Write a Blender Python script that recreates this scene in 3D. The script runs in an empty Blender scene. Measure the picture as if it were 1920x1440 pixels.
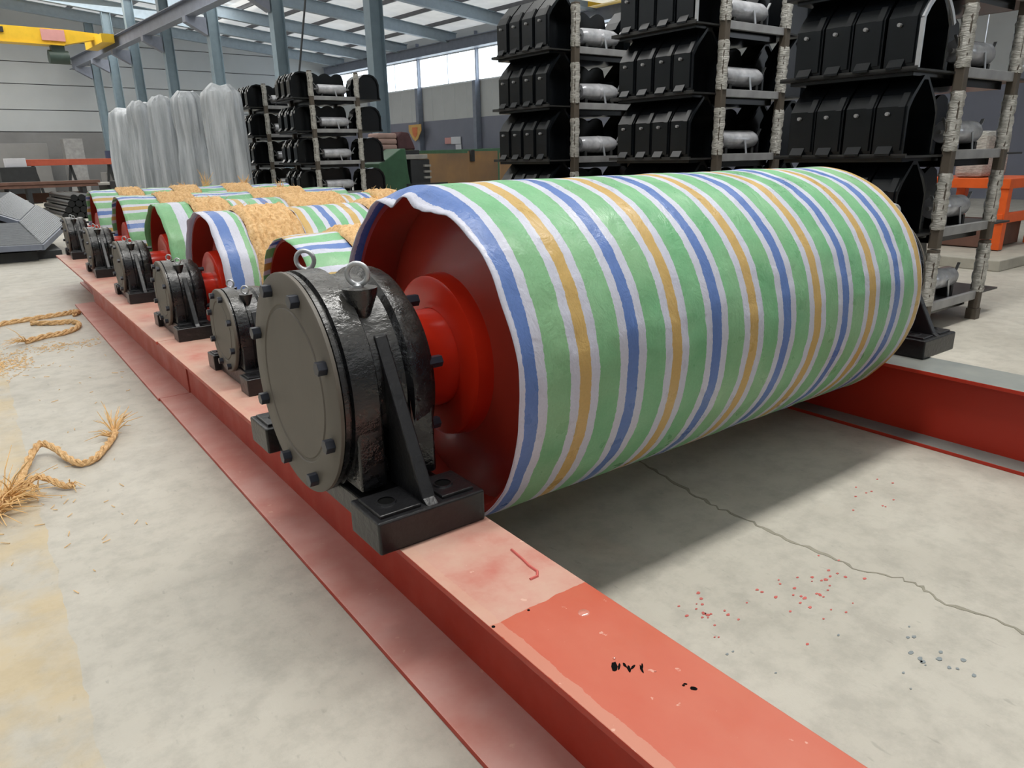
import bpy, bmesh, math, random
from mathutils import Vector, Matrix, noise as mn
random.seed(7)
C = bpy.context.scene.collection
sc = bpy.context.scene
PI = math.pi

# ------------------------------------------------------------------ camera
cam = bpy.data.cameras.new('camera'); camo = bpy.data.objects.new('camera', cam); C.objects.link(camo)
F = Vector((0.56231, 0.77001, -0.30147)); Rt = Vector((0.80373, -0.59466, -0.01973)); U = Vector((0.19447, 0.23121, 0.95327))
M = Matrix.Identity(4)
for i in range(3):
    M[i][0] = Rt[i]; M[i][1] = U[i]; M[i][2] = -F[i]
M[0][3], M[1][3], M[2][3] = 0, 0, 1.1948
camo.matrix_world = M
cam.sensor_width = 36; cam.lens = 1354.8 / 1920 * 36; cam.clip_start = 0.05; cam.clip_end = 300
sc.camera = camo

# ------------------------------------------------------------------ exposure, world
sc.view_settings.view_transform = 'Standard'; sc.view_settings.look = 'None'
sc.view_settings.gamma = 1; sc.view_settings.use_curve_mapping = False
sc.view_settings.exposure = 0.0
w = bpy.data.worlds.new('sky'); sc.world = w; w.use_nodes = True
bg = w.node_tree.nodes['Background']; bg.inputs[0].default_value = (0.86, 0.92, 1.0, 1); bg.inputs[1].default_value = 6.0

# ------------------------------------------------------------------ hall frame (turned 4.5 degrees to the rails)
TH = math.radians(4.5)
HX = Vector((math.cos(TH), math.sin(TH), 0)); HY = Vector((-math.sin(TH), math.cos(TH), 0))
HM = Matrix.Rotation(TH, 4, 'Z')
def hp(a, b, c=0): return HX * a + HY * b + Vector((0, 0, c))

# ------------------------------------------------------------------ lamps: overhead daylight key above the drum, and added fill lamps
def area(name, loc, sx, sy, power, col=(1, .985, .95), spread=PI, rz=0.0, rot=None):
    l = bpy.data.lights.new(name, 'AREA'); l.shape = 'RECTANGLE'; l.size = sx; l.size_y = sy
    l.energy = power; l.color = col; l.spread = spread
    o = bpy.data.objects.new(name, l); C.objects.link(o); o.location = loc
    o.rotation_euler = rot if rot else (0, 0, rz)
    return o
area('overhead_key_fill_lamp', (3.0, 1.85, 7.1), 9.0, 0.75, 400, spread=math.radians(150))
area('overhead_key_fill_lamp', (2.0, -5.0, 7.1), 12.0, 3.0, 50, spread=math.radians(170))  # fill added behind the camera; the lamps below are added fill too
area('overhead_key_fill_lamp', tuple(hp(3.0, 9.0, 7.0)), 12.0, 3.0, 200, spread=math.radians(165), rz=TH)
area('overhead_key_fill_lamp', tuple(hp(3.0, 19.0, 7.0)), 14.0, 5.0, 700, spread=math.radians(170), rz=TH)
area('overhead_key_fill_lamp', tuple(hp(4.0, 31.0, 6.9)), 18.0, 5.0, 1100, spread=math.radians(170), rz=TH)
area('overhead_key_fill_lamp', tuple(hp(-7.0, 6.0, 7.0)), 8.0, 16.0, 60, rz=TH)

# ------------------------------------------------------------------ materials
def srgb(r, g, b):
    f = lambda c: (c / 255 / 12.92) if c / 255 <= .04045 else ((c / 255 + .055) / 1.055) ** 2.4
    return (f(r), f(g), f(b), 1)
class NT:
    def __init__(s, name, rough=.5, metal=0., spec=.5):
        s.m = bpy.data.materials.new(name); s.m.use_nodes = True; s.t = s.m.node_tree
        s.p = s.t.nodes['Principled BSDF']; s.p.inputs['Roughness'].default_value = rough
        s.p.inputs['Metallic'].default_value = metal; s.p.inputs['Specular IOR Level'].default_value = spec
        s.tc = s.n('ShaderNodeTexCoord')
    def n(s, ty, **k):
        nd = s.t.nodes.new(ty)
        for a, b in k.items(): setattr(nd, a, b)
        return nd
    def l(s, a, b): s.t.links.new(a, b)
    def math(s, op, a, b=None, c=None, clamp=False):
        nd = s.n('ShaderNodeMath', operation=op); nd.use_clamp = clamp
        for i, v in enumerate((a, b, c)):
            if v is None: continue
            if isinstance(v, (int, float)): nd.inputs[i].default_value = v
            else: s.l(v, nd.inputs[i])
        return nd.outputs[0]
    def noise(s, scale, detail=4, rough=.55, coord='Object', sx=(1, 1, 1), dist=0.):
        mp = s.n('ShaderNodeMapping'); mp.inputs['Scale'].default_value = sx
        s.l(s.tc.outputs[coord], mp.inputs[0])
        nd = s.n('ShaderNodeTexNoise'); nd.inputs['Scale'].default_value = scale; nd.inputs['Detail'].default_value = detail
        nd.inputs['Roughness'].default_value = rough; nd.inputs['Distortion'].default_value = dist
        s.l(mp.outputs[0], nd.inputs['Vector']); return nd.outputs['Fac']
    def ramp(s, fac, stops):
        nd = s.n('ShaderNodeValToRGB'); e = nd.color_ramp.elements
        while len(e) < len(stops): e.new(.5)
        for i, (p_, c_) in enumerate(stops):
            e[i].position = p_; e[i].color = c_ if len(c_) == 4 else (*c_, 1)
        s.l(fac, nd.inputs[0]); return nd.outputs[0]
    def mix(s, fac, a, b, mode='MIX'):
        nd = s.n('ShaderNodeMix', data_type='RGBA', blend_type=mode)
        for inp, v in ((nd.inputs[0], fac), (nd.inputs[6], a), (nd.inputs[7], b)):
            if isinstance(v, (int, float)): inp.default_value = v
            elif isinstance(v, tuple): inp.default_value = v
            else: s.l(v, inp)
        return nd.outputs[2]
    def bump(s, h, strength=.3, dist=.01):
        nd = s.n('ShaderNodeBump'); nd.inputs['Strength'].default_value = strength; nd.inputs['Distance'].default_value = dist
        s.l(h, nd.inputs['Height']); s.l(nd.outputs[0], s.p.inputs['Normal'])
    def col(s, c):
        if isinstance(c, tuple): s.p.inputs['Base Color'].default_value = c
        else: s.l(c, s.p.inputs['Base Color'])
    def rgh(s, c): s.l(c, s.p.inputs['Roughness'])
def simple(name, rgb, rough=.5, metal=0., var=.12, scale=6, bump=0., bscale=40, coat=0.):
    k = NT(name, rough, metal); c = srgb(*rgb)
    d = tuple(v * (1 - var) for v in c[:3]) + (1,); e = tuple(min(1, v * (1 + var)) for v in c[:3]) + (1,)
    k.col(k.ramp(k.noise(scale), [(.3, d), (.7, e)]))
    if bump: k.bump(k.noise(bscale, 3), bump, .004)
    if coat: k.p.inputs['Coat Weight'].default_value = coat; k.p.inputs['Coat Roughness'].default_value = .15
    return k.m
MT = {}
# concrete floor
k = NT('concrete', .55)
a = k.ramp(k.noise(.9, 6, .6), [(.3, srgb(172, 167, 155)), (.7, srgb(194, 189, 177))])
b = k.ramp(k.noise(9, 6, .72), [(.36, (.66, .66, .66, 1)), (.56, (1, 1, 1, 1))])
c1 = k.mix(.5, a, b, 'MULTIPLY')
sp = k.ramp(k.noise(45, 3, .5, sx=(1, .4, 1)), [(.66, (0, 0, 0, 1)), (.74, (1, 1, 1, 1))])
c1 = k.mix(k.math('MULTIPLY', sp, .3), c1, srgb(120, 116, 108))
rs = k.ramp(k.noise(1.6, 4, .6, sx=(1, .6, 1)), [(.62, (0, 0, 0, 1)), (.75, (1, 1, 1, 1))])
c1 = k.mix(k.math('MULTIPLY', rs, .25), c1, srgb(176, 146, 118))
sep = k.n('ShaderNodeSeparateXYZ'); k.l(k.tc.outputs['Object'], sep.inputs[0])
xx = k.math('ADD', sep.outputs[0], k.math('MULTIPLY', k.math('SUBTRACT', k.noise(6, 3), .5), .05))
ln = k.math('MULTIPLY', k.math('LESS_THAN', xx, .01), k.math('GREATER_THAN', xx, -.17))
lw = k.ramp(k.noise(3.5, 5, .65), [(.35, (.05, .05, .05, 1)), (.6, (1, 1, 1, 1))])
c1 = k.mix(k.math('MULTIPLY', k.math('MULTIPLY', ln, lw), .42), c1, srgb(196, 165, 96))
k.col(c1); k.rgh(k.ramp(k.noise(5), [(.3, (.42, .42, .42, 1)), (.7, (.62, .62, .62, 1))]))
k.bump(k.noise(26, 5, .7), .35, .004); MT['floor'] = k.m
MT['crack'] = simple('crack_dirt', (140, 136, 122), .9)
MT['spot'] = simple('red_paint_spot', (196, 96, 88), .5)
MT['gspot'] = simple('grey_paint_spot', (128, 136, 138), .6)
# rail paints
def railmat(name, top):
    k = NT(name, .42)
    base = k.ramp(k.noise(4, 4), [(.3, srgb(166, 42, 22)), (.7, srgb(182, 54, 32))])
    if top:
        sep = k.n('ShaderNodeSeparateXYZ'); k.l(k.tc.outputs['Object'], sep.inputs[0])
        geo = k.n('ShaderNodeNewGeometry'); sn = k.n('ShaderNodeSeparateXYZ'); k.l(geo.outputs['Normal'], sn.inputs[0])
        up = k.math('GREATER_THAN', sn.outputs[2], .5)
        fresh = k.ramp(k.noise(3, 5, .6, sx=(1, .5, 1)), [(.3, srgb(188, 84, 60)), (.7, srgb(194, 108, 84))])
        dusty = k.ramp(k.noise(4.5, 6, .65), [(.3, srgb(188, 116, 102)), (.48, srgb(196, 148, 132)), (.7, srgb(200, 166, 148))])
        edge = k.math('GREATER_THAN', sep.outputs[1], k.math('ADD', 1.0, k.math('MULTIPLY', k.noise(30, 2), .012)))
        t = k.mix(edge, fresh, dusty)
        # dusty line along the outer edge
        ed = k.math('LESS_THAN', k.math('ABSOLUTE', k.math('SUBTRACT', sep.outputs[0], .680)), k.math('MULTIPLY', k.noise(9, 5, .7), .027))
        t = k.mix(k.math('MULTIPLY', ed, .4), t, srgb(202, 160, 138))
        low = k.math('LESS_THAN', sep.outputs[2], .1)
        dl = k.ramp(k.noise(5, 5, .6), [(.3, srgb(200, 138, 126)), (.7, srgb(214, 172, 162))])
        t = k.mix(low, t, dl)
        wear = k.ramp(k.noise(38, 3, .5), [(.70, (0, 0, 0, 1)), (.73, (1, 1, 1, 1))])
        t = k.mix(k.math('MULTIPLY', wear, .5), t, srgb(226, 190, 172))
        base = k.mix(up, base, t)
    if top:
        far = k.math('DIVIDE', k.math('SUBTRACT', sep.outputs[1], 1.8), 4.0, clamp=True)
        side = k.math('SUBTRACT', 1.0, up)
        base = k.mix(k.math('MULTIPLY', k.math('MULTIPLY', far, side), .55), base, srgb(196, 120, 104))  # far sides paled with distance: glare put into the web colour
    k.col(base); k.rgh(k.ramp(k.noise(6), [(.3, (.35, .35, .35, 1)), (.7, (.6, .6, .6, 1))]))
    k.bump(k.noise(30, 3), .12, .003); return k.m
MT['rail'] = railmat('red_oxide_paint_dust_glare', True)
k = NT('red_oxide_paint_grey_top', .5)
geo = k.n('ShaderNodeNewGeometry'); sn = k.n('ShaderNodeSeparateXYZ'); k.l(geo.outputs['Normal'], sn.inputs[0])
up = k.math('GREATER_THAN', sn.outputs[2], .5)
k.col(k.mix(up, srgb(178, 42, 20), k.ramp(k.noise(5, 5), [(.3, srgb(112, 118, 116)), (.7, srgb(138, 140, 134))]))); MT['rail2'] = k.m
MT['red'] = simple('glossy_red_enamel', (204, 46, 24), .28, var=.06, scale=3, bump=.12, bscale=14, coat=.3)
MT['redshade'] = simple('shaded_red_enamel', (162, 54, 40), .3, var=.10, scale=4, bump=.12, bscale=12, coat=.25)  # drum red darkened: shade inside the drum ends is in the colour
MT['redrim'] = simple('maroon_rim', (150, 48, 44), .4)
# black enamel with brush lumps
k = NT('black_enamel_brushed', .3, spec=.8)
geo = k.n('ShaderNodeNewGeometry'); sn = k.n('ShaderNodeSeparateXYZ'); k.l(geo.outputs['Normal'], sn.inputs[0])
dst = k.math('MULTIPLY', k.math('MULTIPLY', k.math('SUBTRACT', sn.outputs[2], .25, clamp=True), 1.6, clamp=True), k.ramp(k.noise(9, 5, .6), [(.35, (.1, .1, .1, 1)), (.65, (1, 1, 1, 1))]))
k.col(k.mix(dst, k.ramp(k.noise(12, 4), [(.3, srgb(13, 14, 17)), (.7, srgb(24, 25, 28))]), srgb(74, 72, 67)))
k.rgh(k.ramp(k.noise(14, 4), [(.35, (.1, .1, .1, 1)), (.65, (.42, .42, .42, 1))]))
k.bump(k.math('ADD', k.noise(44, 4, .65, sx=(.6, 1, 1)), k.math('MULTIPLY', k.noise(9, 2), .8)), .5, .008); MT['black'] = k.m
MT['foot'] = simple('black_cast_iron', (24, 24, 26), .34, var=.25, scale=14, bump=.5, bscale=45)
MT['cap'] = simple('grey_primer_cap', (98, 92, 83), .55, var=.05, scale=8, bump=.06, bscale=60)
MT['bolt'] = simple('black_bolt', (38, 42, 52), .35, var=.1)
MT['zinc'] = simple('galvanised_steel', (188, 190, 192), .35, .6, var=.08, scale=20)
MT['hole'] = simple('black_marks_hole_shade', (10, 10, 10), .95); MT['hole'].node_tree.nodes['Principled BSDF'].inputs['Specular IOR Level'].default_value = .1
# woven striped cloth: 'u' = stripes ring the drum, 'v' = stripes run along it
def cloth(name, axis, c0=1.035, p=.178, ww=.050, cw=.0205):
    k = NT(name, .42)
    uv = k.n('ShaderNodeSeparateXYZ'); k.l(k.tc.outputs['UV'], uv.inputs[0])
    t = uv.outputs[0 if axis == 'u' else 1]
    wob = k.math('MULTIPLY', k.math('ADD', k.math('SUBTRACT', k.noise(14, 2, .5), .5), k.math('MULTIPLY', k.math('SUBTRACT', k.noise(90, 2, .6), .5), .8)), .008)
    t = k.math('ADD', t, wob)
    q = k.math('DIVIDE', k.math('SUBTRACT', t, c0), p)
    r = k.math('ROUND', q)
    d = k.math('MULTIPLY', k.math('ABSOLUTE', k.math('SUBTRACT', q, r)), p)
    par = k.math('GREATER_THAN', k.math('FLOORED_MODULO', r, 2.0), .5)
    core = k.mix(par, srgb(108, 140, 204), srgb(220, 186, 116))
    g = k.ramp(k.noise(5, 5, .6), [(.3, srgb(122, 192, 138)), (.7, srgb(154, 212, 162))])
    g = k.mix(k.math('MULTIPLY', k.ramp(k.noise(2.2, 2), [(.45, (0, 0, 0, 1)), (.62, (1, 1, 1, 1))]), .45), g, srgb(168, 206, 158))
    isw = k.math('LESS_THAN', d, ww)
    isc = k.math('LESS_THAN', d, cw)
    cc = k.mix(isw, g, srgb(222, 224, 238)); cc = k.mix(isc, cc, core)
    wv = k.noise(160, 2, .5, sx=(1, 1, 1)); cc = k.mix(.18, cc, k.ramp(wv, [(.3, (.6, .6, .6, 1)), (.7, (1, 1, 1, 1))]), 'MULTIPLY')
    k.col(cc); k.rgh(k.ramp(k.noise(11, 4), [(.35, (.25, .25, .25, 1)), (.65, (.55, .55, .55, 1))]))
    h = k.math('ADD', k.noise(12, 5, .62, sx=(1.6, 1, 1), dist=.6), k.math('MULTIPLY', k.noise(120, 2), .12))
    k.bump(h, .45, .012)
    tr = k.n('ShaderNodeBsdfTranslucent'); k.l(cc, tr.inputs[0])
    ms = k.n('ShaderNodeMixShader'); ms.inputs[0].default_value = .22
    k.l(k.p.outputs[0], ms.inputs[1]); k.l(tr.outputs[0], ms.inputs[2]); k.l(ms.outputs[0], k.t.nodes['Material Output'].inputs[0])
    return k.m
MT['clothu'] = cloth('striped_woven_cloth_rings', 'u')
MT['clothu2'] = cloth('striped_woven_cloth_rings_shifted', 'u', c0=1.045, p=.15)
MT['clothg'] = cloth('striped_woven_cloth_green_edge', 'u', c0=1.155, p=.30, ww=.035, cw=.0)
MT['clothw'] = cloth('striped_woven_cloth_white_edge', 'u', c0=1.055, p=.178, ww=.075, cw=.028)
MT['clothv'] = cloth('striped_woven_cloth_lengthwise', 'v', c0=.05, p=.17)
# straw rope
k = NT('straw_rope', .9)
k.col(k.ramp(k.noise(48, 5, .7), [(.3, srgb(188, 142, 92)), (.5, srgb(226, 184, 130)), (.72, srgb(244, 212, 164))]))
k.bump(k.noise(85, 4, .7), .8, .012); MT['straw'] = k.m
MT['strawf'] = simple('straw_fibre', (228, 190, 134), .85, var=.2, scale=30)
# racks
MT['frame'] = simple('black_gloss_frame_paint', (13, 16, 19), .24, var=.25, scale=3)
MT['deck'] = simple('dusty_steel_deck', (44, 44, 43), .45, .2, var=.3, scale=4)
MT['deckf'] = simple('grey_steel_edge', (150, 150, 150), .4, .2, var=.2, scale=6)
MT['post'] = simple('bare_brown_post', (84, 76, 66), .6, var=.15)
k = NT('crinkled_stretch_film', .28)
k.col(k.ramp(k.noise(16, 4, .6, sx=(1, 1, 4)), [(.3, srgb(140, 138, 130)), (.7, srgb(204, 202, 194))]))
k.bump(k.noise(26, 4, .6, sx=(1, 1, 4)), .9, .02); MT['film'] = k.m
k = NT('silver_roller_in_film', .22, .2)
k.col(k.ramp(k.noise(9, 3), [(.3, srgb(170, 172, 176)), (.7, srgb(220, 220, 224))])); k.bump(k.noise(14, 3), .5, .01); MT['roller'] = k.m
k = NT('plastic_sheet_wrap', .25)
k.col(k.ramp(k.noise(3, 4, .6, sx=(3, 3, .25)), [(.3, srgb(150, 156, 160)), (.7, srgb(208, 212, 216))]))
k.bump(k.noise(5, 4, .6, sx=(3, 3, .3)), .7, .04); MT['plastic'] = k.m
MT['steelblue'] = simple('blue_grey_steel_paint', (122, 140, 150), .45, var=.08)
MT['bluedark'] = simple('slate_steel_paint', (126, 132, 146), .5, var=.1)
MT['rafter'] = simple('pale_blue_steel_paint', (148, 162, 172), .45, var=.08)
MT['purlin'] = simple('dark_purlin', (96, 96, 100), .5)
MT['cladw'] = simple('pale_wall_cladding', (184, 186, 186), .5, var=.04, scale=1.5)
MT['cladf'] = simple('far_wall_cladding', (172, 176, 178), .5, var=.05, scale=.8)
MT['wains'] = simple('slate_dado_paint', (122, 124, 138), .6, var=.06, scale=1)
MT['wainsf'] = simple('grey_dado_wall', (122, 122, 122), .7, var=.12, scale=1)
k = NT('translucent_roof_sheet', .6)
k.col(k.ramp(k.noise(1.2, 3), [(.3, srgb(200, 196, 188)), (.7, srgb(226, 222, 214))]))
tr = k.n('ShaderNodeBsdfTranslucent'); tr.inputs[0].default_value = (.9, .88, .84, 1)
ms = k.n('ShaderNodeMixShader'); ms.inputs[0].default_value = .085
k.l(k.p.outputs[0], ms.inputs[1]); k.l(tr.outputs[0], ms.inputs[2])
k.l(ms.outputs[0], k.t.nodes['Material Output'].inputs[0]); MT['roof'] = k.m
k = NT('window_glass', .1)
tp = k.n('ShaderNodeBsdfTransparent'); tp.inputs[0].default_value = (.93, .96, .97, 1)
gl = k.n('ShaderNodeBsdfGlossy'); gl.inputs['Roughness'].default_value = .05
ms = k.n('ShaderNodeMixShader'); ms.inputs[0].default_value = .06
k.l(tp.outputs[0], ms.inputs[1]); k.l(gl.outputs[0], ms.inputs[2]); k.l(ms.outputs[0], k.t.nodes['Material Output'].inputs[0]); MT['glass'] = k.m
MT['white'] = simple('white_frame', (225, 228, 232), .4)
MT['yellow'] = simple('crane_yellow', (226, 184, 48), .4, var=.06)
MT['greenm'] = simple('machine_green', (54, 92, 66), .5, var=.15)
MT['greend'] = simple('dark_green_hoist', (62, 78, 72), .5)
MT['maroon'] = simple('maroon_sack', (84, 56, 58), .8, var=.2)
MT['pinkish'] = simple('pale_pink_sack', (170, 142, 132), .8, var=.1)
k = NT('brown_rusty_sheet', .6)
k.col(k.ramp(k.noise(1.1, 4), [(.35, srgb(134, 108, 84)), (.6, srgb(164, 128, 88)), (.72, srgb(206, 140, 60))])); MT['brown'] = k.m
MT['dark'] = simple('dark_machine_paint', (46, 48, 50), .5, var=.2)
MT['orange'] = simple('orange_steel_paint', (222, 92, 28), .45, var=.1)
MT['orangeb'] = simple('red_orange_primer', (196, 92, 66), .5, var=.1)
MT['plate'] = simple('pale_steel_plate', (164, 162, 156), .45, .2, var=.15)
MT['rust'] = simple('rusty_plate', (104, 74, 62), .7, var=.15)
MT['navy'] = simple('navy_drum', (58, 66, 92), .5)
MT['signw'] = simple('white_notice', (214, 214, 220), .5, var=.03)
MT['signr'] = simple('pink_notice', (206, 150, 146), .5, var=.05)
MT['signy'] = simple('yellow_shield_sign', (196, 158, 92), .5, var=.1)
MT['signo'] = simple('orange_sign_middle', (196, 112, 70), .5, var=.1)
MT['mesh'] = simple('grey_wire_mesh_panel', (150, 153, 156), .75, .0, var=.08, scale=20)
MT['kerb'] = simple('pale_concrete_kerb', (168, 164, 152), .8)
MT['wet'] = simple('wet_paint', (206, 130, 112), .04, coat=1.0)
MT['thread'] = simple('white_thread', (225, 215, 215), .6)
MT['cream'] = simple('cream_notice', (216, 206, 150), .5)
k = NT('welding_glow', .5); k.p.inputs['Emission Color'].default_value = (1, .45, .2, 1); k.p.inputs['Emission Strength'].default_value = 5; MT['glow'] = k.m

# ------------------------------------------------------------------ mesh helpers
def tag(o, label=None, cat=None, group=None, kind=None):
    if label: o['label'] = label
    if cat: o['category'] = cat
    if group: o['group'] = group
    if kind: o['kind'] = kind
    return o
class MB:
    def __init__(s): s.v = []; s.f = []; s.uv = {}
    def add(s, vs, fs):
        b = len(s.v); s.v += [tuple(v) for v in vs]; s.f += [tuple(i + b for i in f) for f in fs]
        return s
    def box(s, x0, x1, y0, y1, z0, z1, mat=None):
        vs = [(x, y, z) for z in (z0, z1) for y in (y0, y1) for x in (x0, x1)]
        if mat: vs = [mat @ Vector(v) for v in vs]
        return s.add(vs, [(0, 2, 3, 1), (4, 5, 7, 6), (0, 1, 5, 4), (2, 6, 7, 3), (0, 4, 6, 2), (1, 3, 7, 5)])
    def lathe(s, prof, cx=0, cy=0, cz=0, axis='x', n=48, closed=False):
        vs = []
        for (a, r) in prof:
            for i in range(n):
                t = 2 * PI * i / n; u, v = r * math.cos(t), r * math.sin(t)
                vs.append((cx + a, cy + u, cz + v) if axis == 'x' else (cx + u, cy + a, cz + v) if axis == 'y' else (cx + u, cy + v, cz + a))
        fs = []
        m_ = len(prof)
        rng = range(m_) if closed else range(m_ - 1)
        for j in rng:
            j2 = (j + 1) % m_
            for i in range(n):
                i2 = (i + 1) % n
                fs.append((j * n + i, j2 * n + i, j2 * n + i2, j * n + i2))
        if not closed:
            if prof[0][1] > 1e-6: fs.append(tuple(range(n)))
            if prof[-1][1] > 1e-6: fs.append(tuple((m_ - 1) * n + i for i in range(n - 1, -1, -1)))
        return s.add(vs, fs)
    def prism(s, poly, h0, h1, plane='xz', mat=None):
        # poly in plane, extruded along the third axis from h0 to h1
        def P(a, b, h): return {'xz': (a, h, b), 'yz': (h, a, b), 'xy': (a, b, h)}[plane]
        n = len(poly); vs = [P(a, b, h0) for a, b in poly] + [P(a, b, h1) for a, b in poly]
        if mat: vs = [mat @ Vector(v) for v in vs]
        fs = [tuple(range(n)), tuple(range(2 * n - 1, n - 1, -1))] + [(i, n + i, n + (i + 1) % n, (i + 1) % n) for i in range(n)]
        return s.add(vs, fs)
    def tube(s, pts, r, n=8, r_end=None, closed=False):
        pts = [Vector(p) for p in pts]; m_ = len(pts); vs = []; up = None
        for i, p in enumerate(pts):
            if closed: d = pts[(i + 1) % m_] - pts[i - 1]
            else: d = pts[min(i + 1, m_ - 1)] - pts[max(i - 1, 0)]
            d.normalize()
            if up is None: up = Vector((0, 0, 1)) if abs(d.z) < .9 else Vector((1, 0, 0))
            a = d.cross(up).normalized(); b = a.cross(d).normalized(); up = b
            rr = r if r_end is None else r + (r_end - r) * i / (m_ - 1)
            for j in range(n):
                t = 2 * PI * j / n; vs.append(p + (a * math.cos(t) + b * math.sin(t)) * rr)
        fs = []
        for i in range(m_ if closed else m_ - 1):
            i2 = (i + 1) % m_
            for j in range(n):
                j2 = (j + 1) % n; fs.append((i * n + j, i * n + j2, i2 * n + j2, i2 * n + j))
        if not closed: fs += [tuple(range(n - 1, -1, -1)), tuple((m_ - 1) * n + j for j in range(n))]
        return s.add(vs, fs)
    def beam(s, p, q, w, h):
        p, q = Vector(p), Vector(q); d = (q - p); L = d.length; d.normalize()
        up = Vector((0, 0, 1)) if abs(d.z) < .95 else Vector((0, 1, 0))
        a = d.cross(up).normalized(); b = a.cross(d).normalized()
        m_ = Matrix((( a.x, d.x, b.x, p.x), (a.y, d.y, b.y, p.y), (a.z, d.z, b.z, p.z), (0, 0, 0, 1)))
        return s.box(-w / 2, w / 2, 0, L, -h / 2, h / 2, m_)
    def mesh(s, name, mat=None, smooth=False, bevel=0, seg=2):
        me = bpy.data.meshes.new(name); me.from_pydata(s.v, [], s.f)
        bm = bmesh.new(); bm.from_mesh(me)
        bmesh.ops.recalc_face_normals(bm, faces=bm.faces)
        if bevel:
            es = [e for e in bm.edges if len(e.link_faces) == 2 and e.calc_face_angle(0) > .6]
            bmesh.ops.bevel(bm, geom=es, offset=bevel, segments=seg, profile=.5, affect='EDGES')
        bm.to_mesh(me); bm.free()
        if smooth:
            for p in me.polygons: p.use_smooth = True
            try: me.set_sharp_from_angle(angle=math.radians(38))
            except Exception: pass
        if mat: me.materials.append(MT[mat] if isinstance(mat, str) else mat)
        return me
    def obj(s, name, mat, parent=None, smooth=False, bevel=0, seg=2, loc=None):
        o = bpy.data.objects.new(name, s.mesh(name, mat, smooth, bevel, seg)); C.objects.link(o)
        if parent: o.parent = parent
        if loc: o.location = loc
        return o
def empty(name, loc=(0, 0, 0), rz=0., label=None, cat=None, group=None, kind=None):
    o = bpy.data.objects.new(name, None); C.objects.link(o); o.location = loc; o.rotation_euler.z = rz
    o.empty_display_size = .1
    return tag(o, label, cat, group, kind)
KIDS = {}
def linkp(me, name, parent, loc=None, rz=0, mat=None):
    o = bpy.data.objects.new(name, me); C.objects.link(o); o.parent = parent
    if loc: o.location = loc
    if rz: o.rotation_euler.z = rz
    return o
def copy_tree(o, parent=None):
    c = o.copy(); C.objects.link(c)
    if parent: c.parent = parent
    for ch in list(o.children): copy_tree(ch, c)
    return c
def hexa(r, h, axis='x'):
    return [(0, r), (h, r)]

# ================================================================== THE HALL (setting)
hall = dict(x1=20.0, x0=-14.0, y0=-10.0, y1=37.3)
RZ = lambda a: 6.05 + (20 - max(a, -3)) * .09 - (max(0, -3 - a)) * .09
fl = MB(); fl.box(-20, 26, -14, 44, -.12, 0); fo = fl.obj('floor', 'floor'); tag(fo, kind='structure')
def crackpath(pts, wd, name):
    m_ = MB(); vs = []; fs = []
    P = []
    for i in range(len(pts) - 1):
        for j in range(5):
            t = j / 5; P.append((pts[i][0] + (pts[i + 1][0] - pts[i][0]) * t + random.uniform(-.010, .010), pts[i][1] + (pts[i + 1][1] - pts[i][1]) * t))
    for i, (x, y) in enumerate(P):
        w_ = wd * random.uniform(.3, 1.2); vs += [(x - w_, y, .0012), (x + w_, y, .0012), (x + w_, y, -.002), (x - w_, y, -.002)]
    for i in range(len(P) - 1):
        b = i * 4
        for a_, b_ in ((0, 1), (1, 2), (2, 3), (3, 0)): fs.append((b + a_, b + b_, b + 4 + b_, b + 4 + a_))
    m_.add(vs, fs); return m_.obj(name, 'crack', fo)
crackpath([(2.02, 2.1), (2.005, 1.85), (1.974, 1.68), (1.938, 1.53), (1.923, 1.437), (1.935, 1.327), (1.922, 1.22), (1.928, 1.1), (1.932, 1.0), (1.925, .911), (1.98, .813), (1.987, .756), (1.945, .693), (1.97, .61), (1.98, .5), (2.02, .3), (2.0, 0)], .007, 'floor_crack')
def spots(name, mat, n, cx, cy, sx, sy, rmin, rmax):
    m_ = MB()
    for i in range(n):
        x, y, r = random.gauss(cx, sx), random.gauss(cy, sy), random.uniform(rmin, rmax)
        pl = [(x + r * (.7 + .5 * random.random()) * math.cos(t), y + r * .7 * (.7 + .5 * random.random()) * math.sin(t)) for t in [PI / 4 * q for q in range(8)]]
        m_.prism(pl, -.001, .0015, 'xy')
    o = m_.obj(name, mat, fo); o['kind'] = 'stuff'
spots('red_paint_spots', 'spot', 20, 1.40, 1.04, .05, .05, .003, .008)
spots('red_paint_spots', 'spot', 24, 1.78, .94, .07, .05, .003, .008)
spots('red_paint_spots', 'spot', 12, 1.62, .92, .09, .07, .003, .006)
spots('red_paint_spots', 'spot', 10, 2.45, 1.16, .12, .05, .003, .007)
spots('grey_paint_spots', 'gspot', 16, 1.66, .60, .06, .05, .003, .010)
spots('grey_paint_spots', 'gspot', 10, 1.25, .95, .2, .2, .003, .006)

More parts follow.
